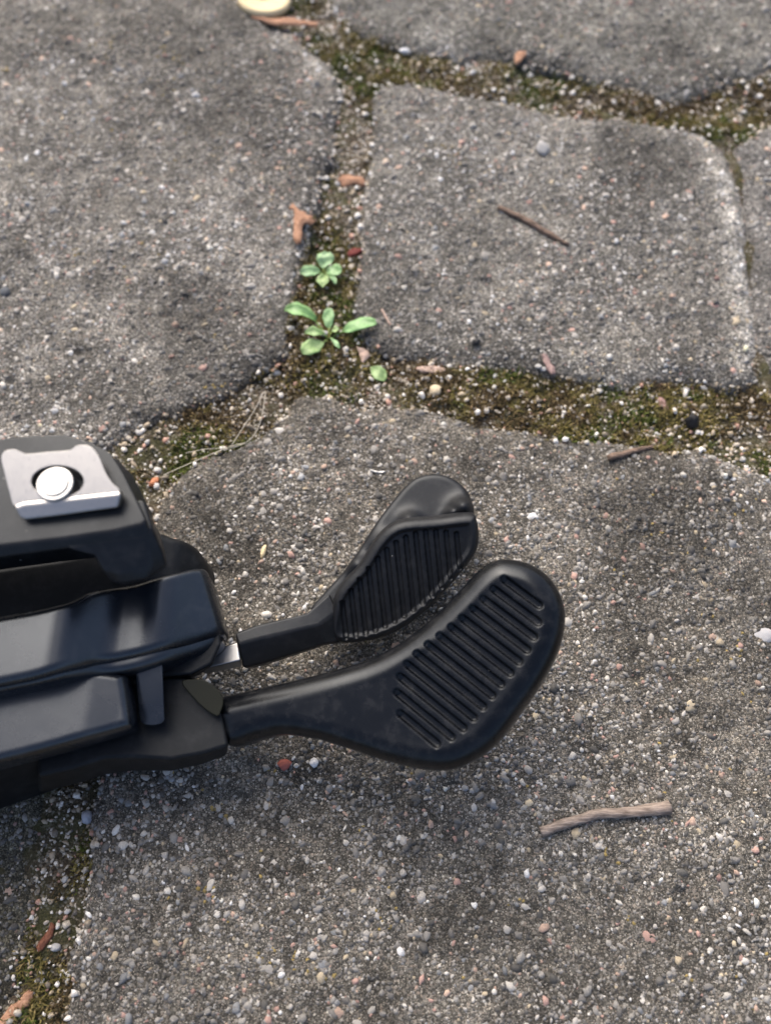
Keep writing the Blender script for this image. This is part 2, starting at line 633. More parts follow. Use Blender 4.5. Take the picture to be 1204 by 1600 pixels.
# joint bed: fine where it is seen, then a plain sheet far out
def bed_mesh():
    res = .0007
    gx = np.arange(-.17, .17, res)
    gy = np.arange(-.17, .22, res)
    X, Y = np.meshgrid(gx, gy)
    V = np.stack([X.ravel(), Y.ravel(), bed_z(X.ravel(), Y.ravel())], 1)
    I = np.arange(X.size).reshape(X.shape)
    q = np.stack([I[:-1, :-1].ravel(), I[:-1, 1:].ravel(), I[1:, 1:].ravel(), I[1:, :-1].ravel()], 1)
    # outer skirt: four big trapezoids with the rim of the fine part
    n = len(V)
    far = 30.0
    V = np.concatenate([V, [[-far, -far, -.003], [far, -far, -.003], [far, far, -.003], [-far, far, -.003]]])
    c = [I[0, 0], I[0, -1], I[-1, -1], I[-1, 0]]
    tr = []
    rims = [I[0, :], I[:, -1], I[-1, ::-1], I[::-1, 0]]
    for s_ in range(4):
        r = rims[s_]
        a, b = n + s_, n + (s_ + 1) % 4
        h = len(r) // 2
        for i in range(len(r) - 1):
            tr.append((a if i < h else b, r[i + 1], r[i]))
        tr.append((a, b, r[h]))
    return np_mesh('ground', V, tris=tr, quads=q)


pavement = add('pavement', bed_mesh(), M_SOIL, None, 'sandy joint bed under worn grey concrete paving stones', 'pavement', None, 'structure')

PAVER_OBJ = {}
for k in POLY:
    res = .00042 if k in 'ABD' else .0005
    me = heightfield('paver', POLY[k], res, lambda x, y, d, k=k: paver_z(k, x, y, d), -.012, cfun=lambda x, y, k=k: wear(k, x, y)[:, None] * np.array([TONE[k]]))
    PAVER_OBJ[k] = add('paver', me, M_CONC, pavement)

# the paving goes on outside the picture
allp = np.concatenate(list(POLY.values()))
blo, bhi = allp.min(0), allp.max(0)
gi = 0
pitch_x, pitch_y = .105, .095
for j in range(-6, 8):
    for i in range(-6, 7):
        cx = i * pitch_x + (.5 * pitch_x if j % 2 else 0)
        cy = j * pitch_y
        w, h = pitch_x * .46, pitch_y * .455
        if any((sdf(P, [cx + dx * w for dx in (-1, 0, 1) for _ in range(3)], [cy + dy * h for _ in range(3) for dy in (-1, 0, 1)]) < .006).any() for P in POLY.values()):
            continue
        if blo[0] + .02 < cx < bhi[0] - .02 and blo[1] + .02 < cy < bhi[1] - .02:
            continue
        b = .008
        pts = np.array([(-w + b, -h), (0, -h - .004), (w - b, -h), (w, -h + b), (w + .004, 0), (w, h - b), (w - b, h), (0, h - .004), (-w + b, h), (-w, h - b), (-w + .004, 0), (-w, -h + b)])
        pts = pts + np.array([cx, cy])
        me = heightfield('paver', smooth_closed(pts, 3), .004, lambda x, y, d: paver_z('B', x, y, d), -.012, cfun=lambda x, y: wear('F', x, y)[:, None] * np.ones((1, 3)))
        add('paver', me, M_CONC, pavement)
        gi += 1

# ---- grains
DOME_N = 7


def dome_template():
    V = [(0, 0, 1.0)]
    for k in range(DOME_N):
        a = 2 * math.pi * k / DOME_N
        V.append((.72 * math.cos(a), .72 * math.sin(a), .68))
    for k in range(DOME_N):
        a = 2 * math.pi * (k + .5) / DOME_N
        V.append((math.cos(a), math.sin(a), -.15))
    T = []
    for k in range(DOME_N):
        k2 = (k + 1) % DOME_N
        T.append((0, 1 + k, 1 + k2))
        T.append((1 + k, 1 + DOME_N + k, 1 + k2))
        T.append((1 + k2, 1 + DOME_N + k, 1 + DOME_N + k2))
    return np.array(V), np.array(T)


DV, DT = dome_template()


def grain_cloud(name, P, R, C, flat=.6, jit=.2, sink=None):
    n = len(P)
    k = len(DV)
    V = np.repeat(DV[None], n, 0) * (1 + rng.uniform(-jit, jit, (n, k, 3)))
    V = V + rng.uniform(-.06, .06, (n, k, 3))
    asp = rng.uniform(.7, 1.25, n)
    V[:, :, 0] *= asp[:, None]
    V[:, :, 1] /= asp[:, None]
    V[:, :, 2] *= (flat * rng.uniform(.7, 1.3, n))[:, None]
    a = rng.uniform(0, 6.283, n)
    ca, sa = np.cos(a)[:, None], np.sin(a)[:, None]
    x = V[:, :, 0] * ca - V[:, :, 1] * sa
    y = V[:, :, 0] * sa + V[:, :, 1] * ca
    tx, ty = rng.uniform(-.3, .3, (2, n, 1))
    z = V[:, :, 2] + x * tx + y * ty
    V = np.stack([x, y, z], 2) * R[:, None, None] + P[:, None, :]
    T = (DT[None] + (np.arange(n) * k)[:, None, None]).reshape(-1, 3)
    col = np.repeat(C[:, None, :], k, 1).reshape(-1, 3)
    return np_mesh(name, V.reshape(-1, 3), tris=T, col=col)


PAL = np.array([[.075, .073, .068], [.12, .115, .108], [.18, .172, .16], [.24, .23, .21], [.3, .285, .26], [.38, .36, .33], [.5, .475, .43], [.68, .65, .6], [.36, .22, .18], [.42, .29, .22], [.4, .33, .22], [.2, .21, .22]])
PAL = .85 * PAL + .15 * PAL.mean(1, keepdims=True) * np.array([[1.0, 1.0, .985]])
PAL_W = np.array([.14, .16, .17, .16, .12, .09, .05, .018, .03, .03, .03, .04])


def pick_cols(n, w=PAL_W):
    c = PAL[rng.choice(len(PAL), n, p=w / w.sum())]
    return np.clip(c * rng.uniform(.8, 1.2, (n, 1)), 0, .8)


def in_view(x, y, m=90):
    dx = np.stack([x, y, np.zeros_like(x)], 1) - CAM
    dep = dx @ FWD
    px = 602 + FPX * dx[:, 0] / dep
    py = 800 - FPX * (dx @ UPV) / dep
    return (px > -m) & (px < 1204 + m) & (py > -m) & (py < 1600 + m)


peb_meshes = []
for s_ in range(6):
    V, T = [], []
    rs = np.random.default_rng(100 + s_)
    n1, n2 = 9, 5
    V.append((0, 0, .62))
    for r_ in range(1, n2):
        w = math.pi * r_ / n2
        for k in range(n1):
            a = 2 * math.pi * (k + .5 * (r_ % 2)) / n1
            q = 1 + rs.uniform(-.27, .2)
            V.append((q * math.sin(w) * math.cos(a), q * .85 * math.sin(w) * math.sin(a), q * .62 * math.cos(w)))
    V.append((0, 0, -.62))
    for k in range(n1):
        T.append((0, 1 + k, 1 + (k + 1) % n1))
        for r_ in range(n2 - 2):
            o = 1 + r_ * n1
            a, b, c, d = o + k, o + (k + 1) % n1, o + n1 + k, o + n1 + (k + 1) % n1
            T += [(a, c, b), (b, c, d)]
        o = 1 + (n2 - 2) * n1
        T.append((o + k, len(V) - 1, o + (k + 1) % n1))
    me = np_mesh('pebble', np.array(V), tris=T)
    me.materials.append(M_PEB)
    peb_meshes.append(me)


def pebble(name, p, r, col, parent=None, flat=1.0, **kw):
    o = add(name, random.choice(peb_meshes), None, parent, **kw)
    o.location = p
    o.scale = (r * random.uniform(.85, 1.2), r * random.uniform(.85, 1.1), r * flat * random.uniform(.8, 1.1))
    o.rotation_euler = (random.uniform(-.3, .3), random.uniform(-.3, .3), random.uniform(0, 6.28))
    o.color = (*col, 1)
    return o


for k, P in POLY.items():
    lo, hi = P.min(0), P.max(0)
    area = (hi[0] - lo[0]) * (hi[1] - lo[1])
    n = int(area * 1e6 * 1.7)
    x = rng.uniform(lo[0], hi[0], n)
    y = rng.uniform(lo[1], hi[1], n)
    m = in_view(x, y)
    x, y = x[m], y[m]
    s = sdf(P, x, y)
    patch = vnoise(x, y, .012, 41)
    m = (s < -.0006) & (rng.uniform(0, 1, len(x)) < .35 + .75 * patch)
    x, y, s = x[m], y[m], s[m]
    n = len(x)
    r = .00026 * (1 - rng.uniform(0, .985, n)) ** (-.31)
    r = np.clip(r, .00022, .00095)
    z = paver_z(k, x, y, -s) + r * rng.uniform(-.5, .0, n)
    C = pick_cols(n)
    C *= wear(k, x, y)[:, None]
    C *= (.55 + .55 * vnoise(x, y, .022, 44) + .35 * vnoise(x, y, .006, 45))[:, None] * {'A': 1.05, 'B': .97, 'C': .9, 'D': .97, 'E': .6, 'F': .9}[k]  # grains of E darkened too, as painted shadow of the shifter
    big = r > .0006
    C[big] = np.clip(C[big] * 1.12, 0, .75)
    # ochre lichen freckles
    li = (vnoise(x, y, .004, 51) > .82) & (vnoise(x, y, .03, 52) > .55) & (rng.uniform(0, 1, n) < .2) & (r < .00045)
    C[li] = np.array([.25, .19, .07]) * rng.uniform(.7, 1.2, (li.sum(), 1))
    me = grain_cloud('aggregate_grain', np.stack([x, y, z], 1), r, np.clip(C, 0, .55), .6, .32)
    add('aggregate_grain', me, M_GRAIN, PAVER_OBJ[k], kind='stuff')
    # the coarse stones in the concrete, one by one
    nb = {'A': 34, 'B': 22, 'C': 8, 'D': 56, 'E': 5, 'F': 1}[k]
    got, tries = 0, 0
    while got < nb and tries < 20000:
        tries += 1
        px, py = random.uniform(0, 1204), random.uniform(0, 1600)
        p = U(px, py)
        s = float(sdf(P, [p[0]], [p[1]])[0])
        if s > -.002:
            continue
        rr = random.choice([.0008, .0009, .001, .0011, .0012, .0015])
        c = PAL[rng.choice([2, 3, 4, 5, 5, 6, 8, 8, 9, 10, 11])] * random.uniform(.85, 1.2)
        pebble('pebble', (p[0], p[1], float(paver_z(k, p[0], p[1], -s)) - rr * random.uniform(.22, .34)), rr, c, PAVER_OBJ[k], .6)
        got += 1

# ---- joint filling: sand grains and moss
lo, hi = np.array([-.115, -.125]), np.array([.12, .175])
n = 150000
x = rng.uniform(lo[0], hi[0], n)
y = rng.uniform(lo[1], hi[1], n)
m = in_view(x, y, 60)
x, y = x[m], y[m]
smin = np.full(len(x), 1e9)
for P in POLY.values():
    smin = np.minimum(smin, sdf(P, x, y))
m = smin > -.0012 - .0020 * np.clip(vnoise(x, y, .006, 63) - .5, 0, 1)
sB, sF = np.abs(sdf(POLY['B'], x, y)), np.abs(sdf(POLY['F'], x, y))
m &= ~((sB < .0035) & (sF < .0035) & (rng.uniform(0, 1, len(x)) < .93))     # bare narrow gap
JX, JY, JS = x[m], y[m], smin[m]
JZ = surface_z(JX, JY)
mossy = vnoise(JX, JY, .012, 61) * .6 + vnoise(JX, JY, .0045, 62) * .4
# sand
m = (rng.uniform(0, 1, len(JX)) < .55 * np.clip(1.55 - 1.5 * mossy, .22, 1))
x, y, z = JX[m], JY[m], JZ[m]
n = len(x)
r = np.clip(.0002 * (1 - rng.uniform(0, .985, n)) ** (-.36), .00018, .0007)
SC = np.array([[.72, .7, .66], [.6, .57, .52], [.46, .41, .34], [.34, .28, .2], [.2, .17, .13], [.42, .25, .19], [.1, .09, .08]])
C = SC[rng.choice(7, n, p=[.1, .18, .24, .2, .15, .06, .07])] * rng.uniform(.8, 1.15, (n, 1))
me = grain_cloud('joint_sand', np.stack([x, y, z + r * rng.uniform(0, .5, n) + .0007 * np.clip((mossy[m] - .4) * 3, 0, 1)], 1), r, C, .75, .36)
add('joint_sand', me, M_SAND, None, 'pale quartz sand grains filling the joints between the pavers', 'sand', None, 'stuff')
# moss: short blades in cushions
m = (JS > -.0008) & (mossy > .4)
x, y, z, mo = JX[m], JY[m], JZ[m], mossy[m]
rep = 4
x = np.repeat(x, rep) + rng.normal(0, .0004, len(x) * rep)
y = np.repeat(y, rep) + rng.normal(0, .0004, len(y) * rep)
mo = np.repeat(mo, rep)
z = np.repeat(z, rep)
n = len(x)
L = (.0005 + .0010 * np.clip((mo - .4) * 3, 0, 1)) * rng.uniform(.6, 1.3, n)
a = rng.uniform(0, 6.283, n)
lean = rng.uniform(.15, 1.1, n)
w = rng.uniform(.00007, .00014, n)
dx, dy = np.cos(a), np.sin(a)
b0 = np.stack([x - dy * w, y + dx * w, z - .0001], 1)
b1 = np.stack([x + dy * w, y - dx * w, z - .0001], 1)
mid = np.stack([x + dx * L * .35 * lean, y + dy * L * .35 * lean, z + L * .6], 1)
m0 = mid + np.stack([-dy * w, dx * w, w * 0], 1)
m1 = mid + np.stack([dy * w, -dx * w, w * 0], 1)
tip = np.stack([x + dx * L * lean, y + dy * L * lean, z + L * np.clip(1.1 - .4 * lean, .4, 1)], 1)
V = np.stack([b0, b1, m1, m0, tip], 1).reshape(-1, 3)
base = np.arange(n) * 5
Q = np.stack([base, base + 1, base + 2, base + 3], 1)
T = np.stack([base + 3, base + 2, base + 4], 1)
hue = .55 * vnoise(x, y, .012, 71) + .45 * vnoise(x, y, .003, 72)
MC = np.where((hue > .62)[:, None], [[.075, .095, .02]], np.where((hue > .42)[:, None], [[.145, .122, .04]], [[.1, .072, .036]]))
MC = MC * rng.uniform(.55, 1.5, (n, 1))
MC = np.where((rng.uniform(0, 1, n) < .1)[:, None], [[.26, .2, .09]], MC)
me = np_mesh('moss', V, tris=T, quads=Q, col=np.repeat(MC[:, None], 5, 1).reshape(-1, 3))
add('moss', me, M_MOSS, None, 'low olive and brown moss growing along the paving joints', 'moss', None, 'stuff')

# ------------------------------------------------------------------ bicycle gear shifter
shifter = thing('gear_shifter', U(100, 1050, 0) * np.array([1, 1, 0]), 'black bicycle gear shifter with two ribbed thumb levers lying on the paving', 'gear shifter')
shifter.location.z = float(surface_z(shifter.location.x, shifter.location.y)[0])
SINV = Matrix.Translation(shifter.location).inverted()


def under(o):
    o.parent = shifter
    o.matrix_parent_inverse = SINV
    return o


def ring(pts, z):
    return [U(p[0], p[1], p[2] if len(p) > 2 else z) for p in pts]


mm = .001
# --- main band body: a crowned band, its rim below, the flat lower housing
def undercut(r, dz, dx=-.002, dy=.004):
    return [np.array([p[0] + dx, p[1] + dy, p[2] - dz]) for p in r]


def plane_frame(px, py, z, n):
    p0 = U(px, py, z)
    n = np.array(n, float)
    n /= np.linalg.norm(n)
    u = np.array([1.0, 0, 0]) - n * n[0]
    u /= np.linalg.norm(u)
    v = np.cross(n, u)
    M = Matrix(((u[0], v[0], n[0], p0[0]), (u[1], v[1], n[1], p0[1]), (u[2], v[2], n[2], p0[2]), (0, 0, 0, 1)))

    def loc(px, py):
        q = UP(px, py, p0, n) - p0
        return (float(np.dot(q, u)), float(np.dot(q, v)))
    return M, loc


def crowned(name, px_out, pz, n, prof, R_, H_, bottom, m_, sub=4):
    M, loc = plane_frame(150, 1000, pz, n)
    nn = np.array(M.to_3x3().col[2])
    uu, vv, p0 = np.array(M.to_3x3().col[0]), np.array(M.to_3x3().col[1]), np.array(M.translation)

    def low(px, py):
        q = UP(px, py, p0 + nn * np.interp(px, [p[0] for p in prof], [p[1] for p in prof]), nn) - p0
        return (float(np.dot(q, uu)), float(np.dot(q, vv)))
    o_ = smooth_closed([low(*p) for p in px_out], sub)
    xs = [low(p[0], 1000)[0] for p in prof]
    zs = [p[1] for p in prof]

    def zf(x, y, d):
        t = np.clip(1 - d / R_, 0, 1)
        fx = np.zeros_like(x)
        for e in (-.0006, -.0003, 0, .0003, .0006):
            fx += np.interp(x + e, xs, zs) / 5
        return fx - H_ * (1 - np.sqrt(np.clip(1 - t ** 2, 0, 1)))
    return under(add(name, heightfield(name, o_, .00022, zf, bottom, M), m_))


mm = .001
band = [(-260, 1008), (-120, 984), (0, 960), (60, 949), (108, 939), (140, 925), (180, 916), (215, 908), (270, 895), (305, 888), (324, 893), (336, 930), (349, 975), (346, 988), (320, 997), (270, 1010), (225, 1021), (190, 1029), (150, 1034), (118, 1041), (60, 1057), (0, 1070), (-120, 1095), (-260, 1124)]
profile = [(-300, 0), (78, 0), (100, -.0005), (122, -.0017), (162, -.0042), (180, -.0049), (200, -.0051), (225, -.0052), (245, -.0056), (265, -.0065), (300, -.0090), (350, -.0125)]
crowned('housing_band', band, 30 * mm, (.02, .03, 1), profile, .0013, .0016, -.018, M_BODY)
rim = [(-260, 1050), (0, 1010), (120, 990), (220, 975), (320, 962), (345, 985), (342, 1004), (318, 1016), (270, 1030), (225, 1042), (190, 1050), (150, 1053), (118, 1056), (60, 1068), (0, 1080), (-120, 1105), (-260, 1134)]
crowned('housing_rim', rim, 28.8 * mm, (.02, .0, 1), profile, .0012, .0014, -.017, M_BODY)
ledge = [(-260, 930), (0, 885), (110, 868), (180, 850), (245, 834), (268, 840), (300, 853), (316, 868), (326, 893), (310, 930), (200, 960), (0, 1010), (-260, 1060)]
crowned('housing_shoulder', ledge, 23.2 * mm, (-.03, -.02, 1), [(-300, 0), (160, 0), (220, -.001), (265, -.003), (330, -.0095)], .0012, .0014, -.014, M_MATTE)
low = [(-260, 1100), (0, 1060), (110, 1046), (185, 1050), (196, 1064), (201, 1100), (203, 1128), (192, 1137), (100, 1163), (0, 1189), (-260, 1250)]
crowned('lower_housing', low, 24 * mm, (.02, .02, 1), [(-300, 0), (150, 0), (205, -.0010)], .0013, .0016, -.006, M_BODY)
db_t = [(100, 1050), (190, 1054), (250, 1057), (299, 1055), (331, 1038), (346, 1006), (343, 975), (300, 940), (200, 930), (100, 980)]
db_b = [(100, 1060), (190, 1064), (250, 1066), (297, 1062), (330, 1044), (342, 1016), (335, 985), (290, 960), (200, 950), (100, 1000)]
under(solid('drum_base', loft([ring(db_t, 17 * mm), ring(db_b, 7 * mm)]), M_MATTE, None, .0006, 3))
b_ = [(-260, 1240), (0, 1184), (100, 1158), (186, 1134), (200, 1124), (200, 1100), (190, 1010), (-260, 1050)]
c_ = [(-260, 1268), (0, 1208), (100, 1180), (184, 1154), (198, 1142), (198, 1110), (190, 1030), (-260, 1070)]
d_ = [(-260, 1330), (0, 1266), (80, 1238), (130, 1214), (140, 1190), (140, 1130), (120, 1040), (-260, 1080)]
under(solid('underside', loft([ring(b_, 20.5 * mm), ring(c_, 14 * mm), ring(d_, -1.2 * mm)]), M_MATTE, None, .0008, 4))
# --- clamp block with its leg
s_t = [(-260, 705), (0, 684), (60, 678), (100, 677), (142, 689), (174, 706), (194, 738), (222, 795), (229, 812), (222, 819), (175, 830), (100, 841), (0, 853), (-260, 892)]
s_b = [(-260, 735), (0, 722), (60, 717), (100, 716), (148, 727), (182, 742), (206, 768), (231, 818), (238, 832), (230, 842), (180, 848), (118, 857), (0, 873), (-260, 915)]
leg_t = [(104, 858), (130, 850), (160, 846), (228, 836), (238, 824), (225, 780), (120, 780), (104, 830)]
leg_m = [(146, 868), (158, 866), (172, 864), (232, 856), (246, 840), (232, 795), (150, 800), (140, 840)]
leg_n = [(160, 892), (166, 893), (182, 896), (236, 884), (256, 864), (240, 815), (160, 815), (155, 860)]
leg_b = [(172, 906), (182, 911), (196, 913), (230, 906), (262, 884), (248, 840), (172, 850), (168, 880)]
rt_, rb_ = ring(s_t, 42 * mm), ring(s_b, 40.6 * mm)
lb_ = ring(leg_b, 36.6 * mm)
under(solid('clamp_block', merge([loft([rt_, rb_, undercut(rb_, .003, -.001, .004)]), loft([ring(leg_t, 41 * mm), ring(leg_m, 39.8 * mm), ring(leg_n, 38.2 * mm), lb_, undercut(lb_, .011, -.0035, .006)])]), M_BODY2, None, .0007, 4))
core_t = [(-260, 850), (0, 815), (100, 805), (160, 800), (160, 740), (-260, 760)]
core_b = [(-260, 930), (0, 892), (90, 880), (160, 872), (160, 800), (-260, 820)]
under(solid('inner_core', loft([ring(core_t, 40.8 * mm), ring(core_b, 27.5 * mm)]), M_MATTE, None, .0004, 2))
# rear foot so that the block end stands on the paving too
ft = [(-260, 930), (0, 910), (150, 890), (220, 905), (240, 950), (0, 1020), (-260, 1060)]
fb = [(-260, 1000), (0, 985), (130, 970), (190, 985), (195, 1020), (0, 1080), (-260, 1120)]
under(solid('base_housing', loft([ring(ft, 20 * mm), ring(fb, -1.0 * mm)]), M_BODY, None, .0008, 3))

# --- steel bracket: plate with a round hole, lip bent down at the front
ZP = 44.5 * mm


def zpl(py):
    return ZP - (py - 745.0) / 11.6 * mm * .17


def bracket():
    outl = [(2, 716), (6, 706), (16, 702), (30, 703), (38, 709), (75, 706), (110, 703), (117, 697), (134, 695), (147, 702), (157, 718), (165, 738), (176, 755), (186, 768), (140, 773), (90, 779), (36, 784), (22, 790), (14, 765), (7, 738)]
    o0 = smooth_closed(outl, 6)
    c = np.array([90.0, 752.0])
    N = 120
    o = []
    for k in range(N):
        a = 2 * math.pi * k / N
        d = np.array([math.cos(a), math.sin(a) * .62])
        best = 0
        for i in range(len(o0)):
            p, q = o0[i] - c, o0[(i + 1) % len(o0)] - o0[i]
            den = d[0] * q[1] - d[1] * q[0]
            if abs(den) < 1e-9:
                continue
            t = (p[0] * q[1] - p[1] * q[0]) / den
            u = (p[0] * d[1] - p[1] * d[0]) / den
            if t > 0 and -1e-6 <= u <= 1 + 1e-6:
                best = max(best, t)
        o.append(c + d * best)
    o = np.array(o)
    hole = []
    for p in o:
        a = math.atan2((p[1] - c[1]) / 26.0, (p[0] - c[0]) / 40.0)
        hole.append((c[0] + 41 * math.cos(a), c[1] + 25 * math.sin(a)))
    V, F = [], []
    th = 1.5 * mm
    for z in (ZP, ZP - th):
        V += [tuple(U(p[0], p[1], zpl(p[1])) + np.array([0, 0, z - ZP])) for p in o]
        V += [tuple(U(p[0], p[1], zpl(p[1])) + np.array([0, 0, z - ZP])) for p in hole]
    for i in range(N):
        j = (i + 1) % N
        F.append((i, j, N + j, N + i))
        F.append((2 * N + j, 2 * N + i, 3 * N + i, 3 * N + j))
        F.append((j, i, 2 * N + i, 2 * N + j))
        F.append((N + i, N + j, 3 * N + j, 3 * N + i))
    return V, F


br = under(solid('steel_bracket', bracket(), M_STEEL, None, .0003, 2))
lipo = [(x_, y_, zpl(y_) - .0001) for x_, y_ in ((187, 766), (140, 771.5), (90, 777), (36, 782), (21, 788))]
lipm = [(x_, y_, zpl(y_) + .0001) for x_, y_ in ((189, 772), (140, 777), (90, 783), (36, 789), (24, 795))]
lipb = [(x_, y_, zpl(y_) - .0003) for x_, y_ in ((184, 793), (140, 799), (90, 806), (40, 812), (31, 808))]
back = np.array([0, .0006, -.0014])


def slab(rows, off):
    n = len(rows[0])
    V, F = [], []
    V += [tuple(U(*p)) for r in rows for p in r]
    V += [tuple(U(*p) + off) for r in rows for p in r]
    m_ = len(rows)
    K = n * m_
    for r in range(m_ - 1):
        for i in range(n - 1):
            a = r * n + i
            F.append((a, a + 1, a + n + 1, a + n))
            F.append((K + a + 1, K + a, K + a + n, K + a + n + 1))
    for i in range(n - 1):
        F.append((i + 1, i, K + i, K + i + 1))
        a = (m_ - 1) * n + i
        F.append((a, a + 1, K + a + 1, K + a))
    for r in range(m_ - 1):
        a = r * n
        F.append((a, a + n, K + a + n, K + a))
        a = r * n + n - 1
        F.append((a + n, a, K + a, K + a + n))
    return V, F


lip = solid('bracket_lip', slab([lipo, lipm, lipb], back), M_STEEL, None, .0003, 2)
lip.parent = br
# bolt head in the hole
bc = U(87, 757, 44.2 * mm)


def disc_mesh(name, prof, n=40):
    V, q = [], []
    for r, z in prof:
        for k in range(n):
            a = 2 * math.pi * k / n
            V.append((r * math.cos(a), r * math.sin(a), z))
    m_ = len(prof)
    for i in range(m_ - 1):
        for k in range(n):
            k2 = (k + 1) % n
            q.append((i * n + k, i * n + k2, (i + 1) * n + k2, (i + 1) * n + k))
    V += [(0, 0, prof[0][1]), (0, 0, prof[-1][1])]
    t = []
    for k in range(n):
        k2 = (k + 1) % n
        t.append((len(V) - 2, k2, k))
        t.append((len(V) - 1, (m_ - 1) * n + k, (m_ - 1) * n + k2))
    return np_mesh(name, np.array(V), tris=t, quads=q)


def circ(c, r, z, n=36):
    return [np.array([c[0] + r * math.cos(2 * math.pi * k / n), c[1] + r * math.sin(2 * math.pi * k / n), c[2] + z]) for k in range(n)]


bolt = under(solid('bolt', merge([loft([circ(bc, .0026, .0004), circ(bc, .0026, -.0035)]), loft([circ(bc, .0020, .0007), circ(bc, .0020, .0)])]), M_BOLT, None, .00022, 2))
# --- pivot pin, lever base, washer
pin_t = [(232 + 22 * math.cos(a), 1036 + 9 * math.sin(a)) for a in np.linspace(0, 2 * math.pi, 20, endpoint=False)]
pin_b = [(238 + 19 * math.cos(a), 1124 + 9 * math.sin(a)) for a in np.linspace(0, 2 * math.pi, 20, endpoint=False)]
under(solid('pivot_pin', loft([ring(pin_t, 21 * mm), ring(pin_b, 18.5 * mm), undercut(ring(pin_b, 18.5 * mm), .006, -.001, .002)]), M_BODY, None, .0003, 2))
la_t = [(180, 1090), (215, 1062), (262, 1056), (300, 1056), (335, 1075), (348, 1110), (358, 1166), (320, 1178), (268, 1188), (210, 1184), (165, 1186), (120, 1200), (60, 1214), (60, 1180), (100, 1140)]
la_b = [(175, 1140), (250, 1120), (268, 1082), (298, 1076), (335, 1095), (350, 1130), (356, 1180), (318, 1195), (266, 1206), (206, 1206), (165, 1212), (122, 1226), (60, 1240), (60, 1200), (100, 1160)]
under(solid('lever_base', loft([ring(la_t, 15.5 * mm), ring(la_b, 8 * mm)]), M_MATTE, None, .0007, 3))
wa = [(284, 1066), (300, 1061), (320, 1063), (338, 1075), (349, 1092), (345, 1112), (338, 1119), (318, 1106), (300, 1088)]
under(solid('washer', loft([ring(smooth_closed(wa, 3), 17.4 * mm), ring(smooth_closed(wa, 3), 15.2 * mm)]), M_OLIVE, None, .0003, 2))


def regular(segs):
    """moulded ribs are parallel and evenly pitched"""
    A = np.array([a for a, b in segs])
    B = np.array([b for a, b in segs])
    d = (B - A).sum(0)
    d /= np.linalg.norm(d)
    nrm = np.array([-d[1], d[0]])
    off = ((A + B) / 2) @ nrm
    k = np.arange(len(segs))
    off = np.polyval(np.polyfit(k, off, 1), k)
    ta = np.polyval(np.polyfit(k, A @ d, 4), k)
    tb = np.polyval(np.polyfit(k, B @ d, 4), k)
    return [(d * ta[i] + nrm * off[i], d * tb[i] + nrm * off[i]) for i in k]


def capsule_depth(x, y, segs, rad, depth, fade=0.0):
    g = np.zeros_like(x)
    for (a, b) in segs:
        ex, ey = b[0] - a[0], b[1] - a[1]
        L = ex * ex + ey * ey
        t = np.clip(((x - a[0]) * ex + (y - a[1]) * ey) / L, 0, 1)
        d = np.hypot(x - a[0] - t * ex, y - a[1] - t * ey)
        k = np.clip((rad - d) / (rad * .42), 0, 1)
        f = np.clip((t + .03) / fade, 0, 1) if fade else 1.0
        g = np.maximum(g, depth * f * k * k * (3 - 2 * k))
    return g


# --- main thumb lever
M2, loc2 = plane_frame(700, 1050, 24 * mm, (-.2, -.16, 1))
out2 = [(328, 1094), (380, 1078), (450, 1062), (520, 1044), (575, 1026), (625, 998), (670, 962), (710, 922), (742, 888), (768, 871), (795, 868), (832, 878), (862, 902), (880, 938), (882, 975), (870, 1020), (845, 1068), (810, 1118), (775, 1163), (740, 1190), (700, 1206), (655, 1205), (600, 1193), (545, 1175), (490, 1158), (435, 1150), (395, 1157), (350, 1168), (332, 1130)]
o2 = smooth_closed([loc2(*p) for p in out2], 5)
gl = [(610, 830), (610, 765), (610, 715), (630, 675), (665, 645), (700, 620), (735, 595), (765, 565), (805, 535), (845, 500), (870, 475), (905, 440), (938, 412)]
gr = [(735, 935), (775, 915), (815, 890), (850, 855), (880, 815), (905, 780), (940, 745), (970, 710), (995, 670), (1015, 635), (1040, 600), (1055, 555), (1052, 500)]
segs2 = [(loc2(a[0] / 2.007 + 320, a[1] / 2.007 + 700), loc2(b[0] / 2.007 + 320, b[1] / 2.007 + 700)) for a, b in zip(gl, gr)]

segs2 = regular(segs2)
segs2 = [(np.array(a), b + (a - b) / np.linalg.norm(a - b) * .0005) for a, b in segs2]


def z2(x, y, d):
    R, H = .0036, .0038
    t = np.clip(1 - d / R, 0, 1)
    z = -H * (1 - np.sqrt(np.clip(1 - t ** 2, 0, 1)))
    z = z + .00012 * np.exp(-((d - .0032) / .0009) ** 2) * np.clip((x + .014) / .012, 0, 1)
    return z - capsule_depth(x, y, segs2, .00070, .0008, .05)


lever2 = under(add('thumb_lever', heightfield('thumb_lever', o2, .00016, z2, -.0075, M2), M_BLACK, label='larger smooth glossy thumb lever with slanted grooves'))

